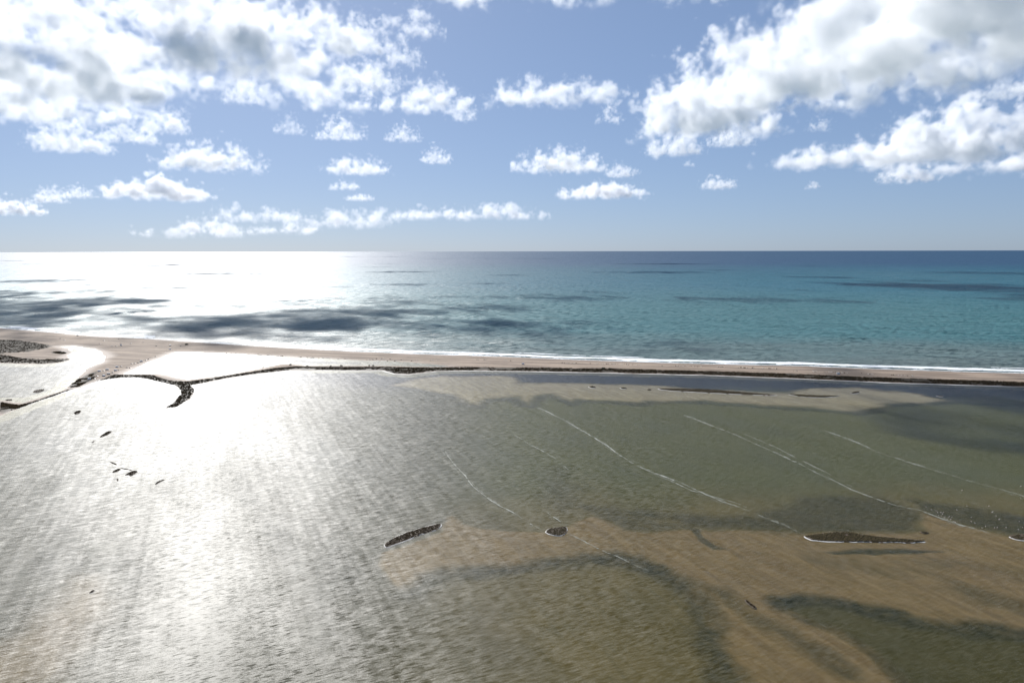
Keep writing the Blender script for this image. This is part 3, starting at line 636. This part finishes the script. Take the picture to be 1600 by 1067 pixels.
# ------------------------------------------------------------------ vehicles on the spit
M_white = simple('white_paint', (.78, .78, .76), .3, .03, 1, spec=.5); M_dark = simple('dark_paint', (.04, .045, .06), .3, .1, 1, spec=.5)
M_silver = simple('silver_paint', (.35, .36, .38), .3, .05, 1, .6); M_red = simple('red_paint', (.28, .05, .04), .3, .1, 1, spec=.5)
M_glass = simple('window_glass', (.02, .025, .03), .08, .1, 1, spec=.6); M_tyre = simple('tyre_rubber', (.02, .02, .02), .8, .1, 2)
def prism(name, prof, w, mat, parent, bevel=.0):
    """side profile (x, z) swept across the width, upper part drawn in"""
    zt = max(z for _, z in prof); zb = min(z for _, z in prof); v = []
    for s in (-1, 1):
        for x, z in prof: v.append((x, s * (w / 2 - .13 * bevel * ((z - zb) / (zt - zb)) ** 2), z))
    n = len(prof); f = [tuple(range(n)), tuple(range(2 * n - 1, n - 1, -1))] + [(i, n + i, n + (i + 1) % n, (i + 1) % n) for i in range(n)]
    me = bpy.data.meshes.new(name); me.from_pydata(v, [], f); me.update()
    return link(name, me, mat, parent)
def wheels(root, xs, w):
    me = bpy.data.meshes.new('wheel'); n = 12; v = []; 
    for s in (-.11, .11):
        for i in range(n): a = 2 * math.pi * i / n; v.append((.33 * math.cos(a), s, .33 * math.sin(a)))
    me.from_pydata(v, [], [tuple(range(n)), tuple(range(2 * n - 1, n - 1, -1))] + [(i, n + i, n + (i + 1) % n, (i + 1) % n) for i in range(n)])
    for x in xs:
        for s in (-1, 1): link('wheel', me, M_tyre, root, (x, s * (w / 2 - .08), .33))
def make_car(mat):
    r = empty('parked_car', (0, 0, 0))
    prism('body', [(-2.1, .35), (-2.15, .85), (-1.6, .95), (1.0, .95), (2.05, .78), (2.15, .5), (2.1, .35)], 1.75, mat, r)
    prism('cabin', [(-1.65, .953), (-1.35, 1.42), (.1, 1.46), (.95, .953)], 1.6, M_glass, r, 1); prism('roof', [(-1.3, 1.43), (-1.2, 1.5), (0, 1.52), (.12, 1.47)], 1.4, mat, r, .5)
    wheels(r, (-1.35, 1.35), 1.75); return r
def make_van(mat):
    r = empty('camper_van', (0, 0, 0))
    prism('body', [(-3.2, .45), (-3.25, 2.75), (2.2, 2.85), (2.5, 2.4), (2.3, 1.95), (2.45, 1.15), (3.15, 1.0), (3.25, .45)], 2.2, mat, r, .6)
    prism('windscreen', [(2.32, 1.9), (2.48, 1.25), (2.56, 1.25), (2.42, 1.9)], 1.7, M_glass, r)
    for s in (-1, 1):
        for x in (-1.8, .4): 
            o = prism('window', [(x, 1.6), (x, 2.15), (x + .9, 2.15), (x + .9, 1.6)], .04, M_glass, r); o.location.y = s * 1.085
    prism('roof_hatch', [(-1.2, 2.82), (-1.2, 2.98), (-.5, 2.98), (-.5, 2.83)], .7, M_silver, r)
    wheels(r, (-2.0, 2.05), 2.2); return r
protos = {}
VEH = [(189.3, 540.2, 'van', 'white', 'white camper van standing on the beach flat beside a dark car'), (181.5, 541, 'car', 'dark', 'dark car on the beach flat left of the white camper van'), (174.5, 541.4, 'car', 'silver', 'grey car leftmost of the three vehicles on the beach flat'),
    (188.7, 537.6, 'car', 'dark', 'dark car just behind the white camper van on the beach flat'), (204, 537.2, 'car', 'silver', 'grey car to the right of the group on the beach flat'), (185.7, 530.4, 'car', 'dark', 'dark car close to the seaward waterline, right one'), (162, 532.8, 'car', 'dark', 'dark car near the waterline left of another'),
    (156, 537.4, 'car', 'red', 'reddish car by itself on the inner beach flat'), (121, 524.6, 'van', 'dark', 'dark van at the water edge on the far left beach'), (94, 529.4, 'car', 'dark', 'dark car left of a neighbour on the far left beach'), (100.5, 532.2, 'car', 'silver', 'grey car right of its neighbour on the far left beach'),
    (224, 535.4, 'car', 'dark', 'dark car in the cloud shadow on the beach'), (244, 541, 'car', 'dark', 'dark car just below the cloud shadow on the beach'), (265.7, 540.6, 'van', 'silver', 'grey van above the start of the straight road'), (282.7, 541.2, 'car', 'dark', 'dark car beside the broad beach bush'),
    (265.7, 546.4, 'van', 'white', 'white camper van at the seaward end of the straight road'), (243, 557.2, 'car', 'dark', 'dark car alone halfway along the straight road'), (231.7, 561.2, 'car', 'dark', 'dark car, right of a close pair on the straight road'), (228, 563.2, 'car', 'silver', 'grey car, left of a close pair on the straight road'),
    (220.5, 565, 'van', 'white', 'white camper van in the middle of the roadside row'), (216, 567, 'car', 'dark', 'dark car parked behind the middle white camper van'), (210, 568, 'car', 'silver', 'grey car between dark cars of the roadside row'), (205.5, 568.6, 'car', 'dark', 'dark car ending the upper roadside row on the left'),
    (198, 574.4, 'car', 'dark', 'dark car on the pond side of the road, left one'), (203.4, 574.8, 'car', 'red', 'reddish car on the pond side of the road, right one'), (189, 573.2, 'car', 'dark', 'dark car right of a white van on the scrub edge'), (183, 574.2, 'van', 'white', 'white camper van on the scrub edge of the parking area'),
    (180.7, 579.4, 'van', 'white', 'white camper van on the lagoon side of the parking area, upper one'), (184.4, 578.8, 'car', 'dark', 'dark car against the front of the upper lagoon side van'), (176, 582.4, 'car', 'dark', 'dark car between two lagoon side camper vans'), (169.5, 584.8, 'van', 'silver', 'grey van lower down on the lagoon side of the parking area'),
    (167.7, 578.4, 'van', 'white', 'white camper van amid the scrub, right one'), (162, 580, 'car', 'dark', 'dark car between two white vans amid the scrub'), (155.4, 581, 'van', 'white', 'white camper van amid the scrub, left one'), (162, 588, 'van', 'white', 'white camper van close to the road by the lagoon'), (151.5, 588.4, 'car', 'silver', 'grey car on the pale parking patch'),
    (139.5, 593.2, 'van', 'white', 'white camper van furthest down the road toward the lower left'), (147.7, 592, 'car', 'dark', 'dark car next to the lowest camper van'),
    (817, 569.4, 'van', 'white', 'lone white camper van on the middle of the sand spit'), (1310, 585, 'van', 'white', 'lone white van on the right half of the sand spit')]
pm = {'white': M_white, 'dark': M_dark, 'silver': M_silver, 'red': M_red}
for a, b, kind, colr, lab in VEH:
    k = (kind, colr)
    if k not in protos: o = protos[k] = (make_van if kind == 'van' else make_car)(pm[colr])
    else: o = copy_tree(protos[k])
    x, y = G(a, b, 1.0); o.location = (x, y, float(ground_z([(x, y)])[0])); o.rotation_euler = (0, 0, R.choice([0, 3.14]) + R.uniform(-.35, .35)); s_ = R.uniform(1.1, 1.25); o.scale = (s_,) * 3
    tag(o, lab, 'camper van' if kind == 'van' else 'car', 'vehicles parked on the sand spit')

# ------------------------------------------------------------------ clouds: real volumes at 1560 m, which also throw the shadows on the water
BASE = 1650.0
M_cloud, N, p = material('cloud_droplets'); M_cloud.node_tree.nodes.remove(p)
pv = N.n('ShaderNodeVolumePrincipled', {'Color': (1, 1, 1, 1), 'Density': 1.0, 'Anisotropy': .25})
N.L(pv.outputs[0], M_cloud.node_tree.nodes['Material Output'].inputs['Volume'])

def cloud_tree(name, puffs, mn, mx, res, feat, amp, dens, soft, flatb=.35, off=0., bias=.1):
    g = bpy.data.node_groups.new('cloud_' + name, 'GeometryNodeTree')
    g.interface.new_socket('Geometry', in_out='INPUT', socket_type='NodeSocketGeometry'); g.interface.new_socket('Geometry', in_out='OUTPUT', socket_type='NodeSocketGeometry')
    N = NT(g); go = N.n('NodeGroupOutput'); N.n('NodeGroupInput')
    pos = N.n('GeometryNodeInputPosition').outputs[0]
    ps = N.v('ADD', N.v('SCALE', pos, scale=1.0 / feat).outputs[0], (off, off * .7, off * .3)).outputs[0]
    nz = N.n('ShaderNodeTexNoise', {'Vector': ps, 'Scale': .8, 'Detail': 4.})
    w0 = N.v('SUBTRACT', nz.outputs['Color'], (.5, .5, .5)).outputs[0]
    pw = N.v('ADD', pos, N.v('SCALE', w0, scale=feat * 1.4).outputs[0]).outputs[0]
    acc = 9.0
    for c_, r_ in puffs:
        ln = N.v('LENGTH', N.v('DIVIDE', N.v('SUBTRACT', pw, c_).outputs[0], r_).outputs[0]).outputs['Value']
        acc = N.m('SMOOTH_MIN', acc, ln, .2)
    s = N.m('SUBTRACT', 1.0, acc)
    n2 = N.noise(ps, 1.35, 8, .61)
    vo = N.n('ShaderNodeTexVoronoi', {'Vector': N.v('ADD', ps, N.v('SCALE', w0, scale=.6).outputs[0]).outputs[0], 'Scale': 3.0}, feature='F1').outputs['Distance']
    vo2 = N.n('ShaderNodeTexVoronoi', {'Vector': N.v('ADD', ps, N.v('SCALE', w0, scale=.5).outputs[0]).outputs[0], 'Scale': 7.5}, feature='F1').outputs['Distance']
    a = N.m('SUBTRACT', n2, .5)
    nn = N.m('ADD', N.m('MULTIPLY', a, 5.2), N.m('ADD', N.m('MULTIPLY', N.m('SUBTRACT', .42, vo), .9), N.m('MULTIPLY', N.m('SUBTRACT', .45, vo2), .4)))
    s2 = N.m('SUBTRACT', N.m('ADD', s, N.m('MULTIPLY', nn, amp)), bias)
    sep = N.n('ShaderNodeSeparateXYZ', {0: pos})
    zb = N.m('ADD', N.m('DIVIDE', sep.outputs[2], feat * flatb), N.m('MULTIPLY', a, 2.0))
    zc = N.m('MULTIPLY', zb, 1.0, clamp=True)
    dn = N.m('MULTIPLY', N.m('MULTIPLY', N.mr(s2, 0., soft), zc), dens)
    vc = N.n('GeometryNodeVolumeCube', {'Density': dn, 'Min': mn, 'Max': mx, 'Resolution X': res[0], 'Resolution Y': res[1], 'Resolution Z': res[2]})
    sm = N.n('GeometryNodeSetMaterial', {'Geometry': vc.outputs[0], 'Material': M_cloud})
    N.L(sm.outputs[0], go.inputs[0]); return g
nvox = 0; DEBUG = False
def cloud(x0, x1, ytop, ybot, label, seed, depth=.6, amp=1.15, dens=.0075, n=None, feat=None, hmin=.14, tilt=0., soft=.7, bias=.16, group='fair-weather clouds', base=BASE, hmax=None):
    """x0..x1, ytop..ybot: the span in the photograph; the cloud hangs where that span meets the base level"""
    global nvox
    r = random.Random(seed); xc = (x0 + x1) / 2
    fx, fy = G(xc, ybot, base); dist = math.hypot(fx, fy)
    wx_ = (x1 - x0) / 1066.7 * math.hypot(dist, base - CAM_H) * .97
    wy_ = min(depth * wx_, dist * .35)
    k = 1 - .5 * wy_ / dist; cx_, cy_ = fx * k, fy * k
    up = (392 - ytop) / 1066.7; h = (CAM_H + dist * k * math.tan(math.atan(up) * 1.0) * (.97)) - base
    h = max(h * .85, hmin * wx_); h = min(h, hmax or .6 * wx_)
    feat = feat or max(90., min(wx_, wy_ * 1.3) * .24)
    n = n or 7; puffs = []
    yaw = math.atan2(-cx_, cy_)
    for i in range(n):
        u_ = -1 + 2 * (i + .5) / n + r.uniform(-.15, .15); v_ = r.uniform(-1, 1) * (1 - .6 * abs(u_)); big = 1 - .55 * abs(u_) ** 1.5
        hh = h * big * r.uniform(.7, 1.05)
        puffs.append(((u_ * wx_ * .38, v_ * wy_ * .28, hh * .42), (wx_ / n * r.uniform(.9, 1.9), wy_ * .34 * r.uniform(.7, 1.3), hh * .7)))
    mn = (-wx_ * .62, -wy_ * .62, -h * .05 - 10); mx = (wx_ * .62, wy_ * .62, h * 1.35)
    vox = max(dist / 683 * 1.15, wx_ / 230, 8.)
    res = tuple(max(6, int((mx[i] - mn[i]) / vox)) for i in range(3)); nvox += res[0] * res[1] * res[2]
    vol = bpy.data.volumes.new('cloud'); o = bpy.data.objects.new('cloud', vol); COL.objects.link(o)
    vol.materials.append(M_cloud)
    o.location = (cx_, cy_, base); o.rotation_euler = (0, tilt, yaw)
    md = o.modifiers.new('cloud', 'NODES'); md.node_group = cloud_tree(str(seed), puffs, mn, mx, res, feat, amp, dens, soft, off=seed * 3.1, bias=bias)
    tag(o, label, 'cloud', group)
    if DEBUG:
        iv = np.linalg.inv(MW)
        def pr(x, y, z): c = iv @ np.array([x, y, z - CAM_H]); return (round(800 + c[0] / -c[2] * 1066.7), round(533.5 - c[1] / -c[2] * 1066.7)) if c[2] < 0 else None
        k_ = base / math.tan(SUN_EL); ox, oy = -k_ * math.sin(SUN_AZ), -k_ * math.cos(SUN_AZ)
        print('SHADOW', label[:40], [pr(cx_ + a * wx_ * .5 + ox, cy_ + b * wy_ * .5 + oy, 0) for a, b in ((-1, 0), (1, 0), (0, -1), (0, 1))], 'w %d d %d h %d dist %d' % (wx_, wy_, h, dist))
    return o
CL = [  # x0, x1, ytop, ybot, label, options
    (-140, 195, -10, 92, 'large white cloud filling the upper left corner', dict(bias=.15, hmax=420, depth=.5, n=9, base=2250)),
    (-120, 210, 92, 168, 'ragged white cloud under the corner cloud at the left edge', dict(bias=.15, hmax=420, depth=.7, n=9)),
    (-90, 130, 160, 196, 'thin wispy tail below the left edge cloud', dict(dens=.007, amp=1.45)),
    (180, 425, -12, 76, 'big white cloud at the top, left of centre', dict(bias=.15, hmax=420, depth=.6, n=8, base=2150)),
    (222, 530, 68, 168, 'largest grey-bellied cloud in the left half of the sky', dict(bias=.15, hmax=420, depth=.9, n=9, dens=.008)),
    (432, 545, 20, 82, 'round white cloud right of the grey-bellied one', dict(depth=.8, base=1900)),
    (350, 412, 142, 168, 'ragged scrap under the grey-bellied cloud', dict()),
    (528, 602, 40, 92, 'torn fluffy cloud scrap, upper one of the broken group', dict(depth=.9, amp=1.59)),
    (590, 626, 2, 50, 'slanting feathery scrap near the top of the broken group', dict(depth=.9, amp=1.74)),
    (626, 686, 18, 66, 'bright puff on the right of the broken group', dict(depth=.9, amp=1.45)),
    (530, 612, 105, 152, 'torn puff below the broken group', dict(depth=.9, amp=1.59)),
    (598, 656, 74, 112, 'small ragged puff in the middle of the broken group', dict(depth=.9, amp=1.59)),
    (549, 590, 146, 176, 'little scrap hanging under the broken group', dict(amp=1.45)),
    (612, 722, 134, 182, 'stretched white cloud below and right of the broken group', dict(depth=.8, amp=1.45)),
    (772, 962, 124, 174, 'flat white cloud in the upper middle of the sky', dict(depth=.55, n=8)),
    (933, 972, 168, 196, 'small feathery scrap just right below the flat middle cloud', dict(amp=1.59)),
    (892, 918, 117, 137, 'little round puff above the flat middle cloud', dict()),
    (690, 940, -90, 14, 'small cloud cut by the top edge at the middle', dict(depth=.9, bias=-.15, dens=.014)),
    (1035, 1138, -40, 14, 'thin cloud cut by the top edge right of the middle', dict(depth=1.0, amp=1.45)),
    (1010, 1215, 86, 226, 'ragged left end of the great cloud bank on the right', dict(depth=.8, n=8, dens=.008)),
    (1140, 1420, 34, 182, 'massive grey-white middle of the great cloud bank', dict(depth=.8, n=9, dens=.008)),
    (1330, 1760, -60, 136, 'tall shaded end of the great cloud bank at the right edge', dict(depth=.8, n=9, dens=.008)),
    (1006, 1090, 208, 248, 'egg-shaped puff under the left end of the great cloud bank', dict()),
    (1112, 1170, 195, 232, 'white fringe hanging under the great cloud bank', dict(amp=1.45)),
    (1385, 1640, 192, 262, 'white cloud low on the right below the great bank', dict(n=8)),
    (1208, 1420, 244, 266, 'thin flat streak of cloud left of the low right cloud', dict(dens=.006, hmin=.05, hmax=250)),
    (1380, 1450, 268, 288, 'small cloud under the low right cloud', dict()),
    (1430, 1660, 258, 278, 'thin cloud shelf beneath the low right cloud', dict(dens=.007, hmin=.05, hmax=250)),
    (1495, 1640, 182, 204, 'thin pale streak above the low right cloud', dict(dens=.006, hmin=.05, hmax=160)),
    (1528, 1640, 138, 162, 'short thin streak right under the great bank at the right edge', dict(dens=.007, hmax=160)),
    (1262, 1296, 190, 208, 'tiny scrap below the middle of the great bank', dict(dens=.008)),
    (817, 942, 234, 274, 'ragged low cloud left of the small oval one', dict(amp=1.45)),
    (947, 994, 255, 279, 'small oval cloud between two ragged ones', dict()),
    (884, 1002, 283, 313, 'long low cloud beneath the small oval one', dict()),
    (1098, 1148, 278, 297, 'small lone cloud low to the right of the middle', dict()),
    (1068, 1084, 250, 261, 'tiny round puff under the egg-shaped one', dict()),
    (1262, 1280, 284, 296, 'tiny lone puff low on the right', dict()),
    (62, 154, 210, 243, 'pointed white cloud at the left, under the thin tail', dict()),
    (160, 232, 212, 227, 'thin scrap between two clouds at the left', dict(dens=.008)),
    (220, 292, 184, 213, 'small bright cloud above and right of the thin scrap', dict()),
    (270, 396, 230, 272, 'white bowl-shaped cloud left of the middle', dict()),
    (432, 472, 188, 213, 'faint slanting wisp at mid height', dict(dens=.006, amp=1.59)),
    (500, 564, 188, 222, 'torn little cloud above the middle-left flat one', dict(amp=1.45, dens=.009)),
    (606, 654, 198, 224, 'torn scrap left of the slim wisp', dict(amp=1.59, dens=.008)),
    (660, 702, 218, 258, 'slim wisp rising in the middle of the sky', dict(amp=1.59, dens=.008)),
    (700, 745, 150, 192, 'small puff between the stretched cloud and the flat middle one', dict(amp=1.45)),
    (510, 602, 244, 276, 'flat-bottomed small cloud at mid height left of centre', dict()),
    (180, 320, 287, 314, 'long low cloud over the left horizon', dict(n=8)),
    (518, 562, 283, 298, 'little cap-shaped cloud above the low band', dict()),
    (540, 584, 303, 315, 'little low scrap under the cap-shaped cloud', dict()),
    (-30, 44, 319, 337, 'low cloud touching the left edge above the horizon', dict()),
    (60, 98, 304, 318, 'tiny low cloud near the left edge', dict()),
    (108, 142, 301, 311, 'tiny thin low cloud over the left horizon', dict()),
    (328, 472, 324, 348, 'left part of the broken low cloud band', dict(bias=.34, amp=1.5, n=9, dens=.0022)),
    (240, 400, 348, 372, 'lowest hazy cloud of the band over the bright horizon', dict(bias=.34, amp=1.5, n=9, dens=.0012)),
    (395, 510, 346, 368, 'hazy low cloud right of the lowest one', dict(bias=.34, amp=1.5, n=8, dens=.0012)),
    (470, 640, 338, 358, 'dim middle part of the broken low cloud band', dict(bias=.34, amp=1.5, n=9, dens=.0012)),
    (615, 735, 322, 346, 'ribbed right-hand part of the low cloud band', dict(bias=.34, amp=1.5, n=9, dens=.0022)),
    (715, 862, 316, 344, 'right end of the low cloud band', dict(bias=.34, amp=1.5, n=9, dens=.0022)),
]
for i, (x0, x1, yt, yb, lab, kw) in enumerate(CL): cloud(x0, x1, yt, yb, lab, i + 1, **kw)
print('voxels', nvox, 'verts', len(V))
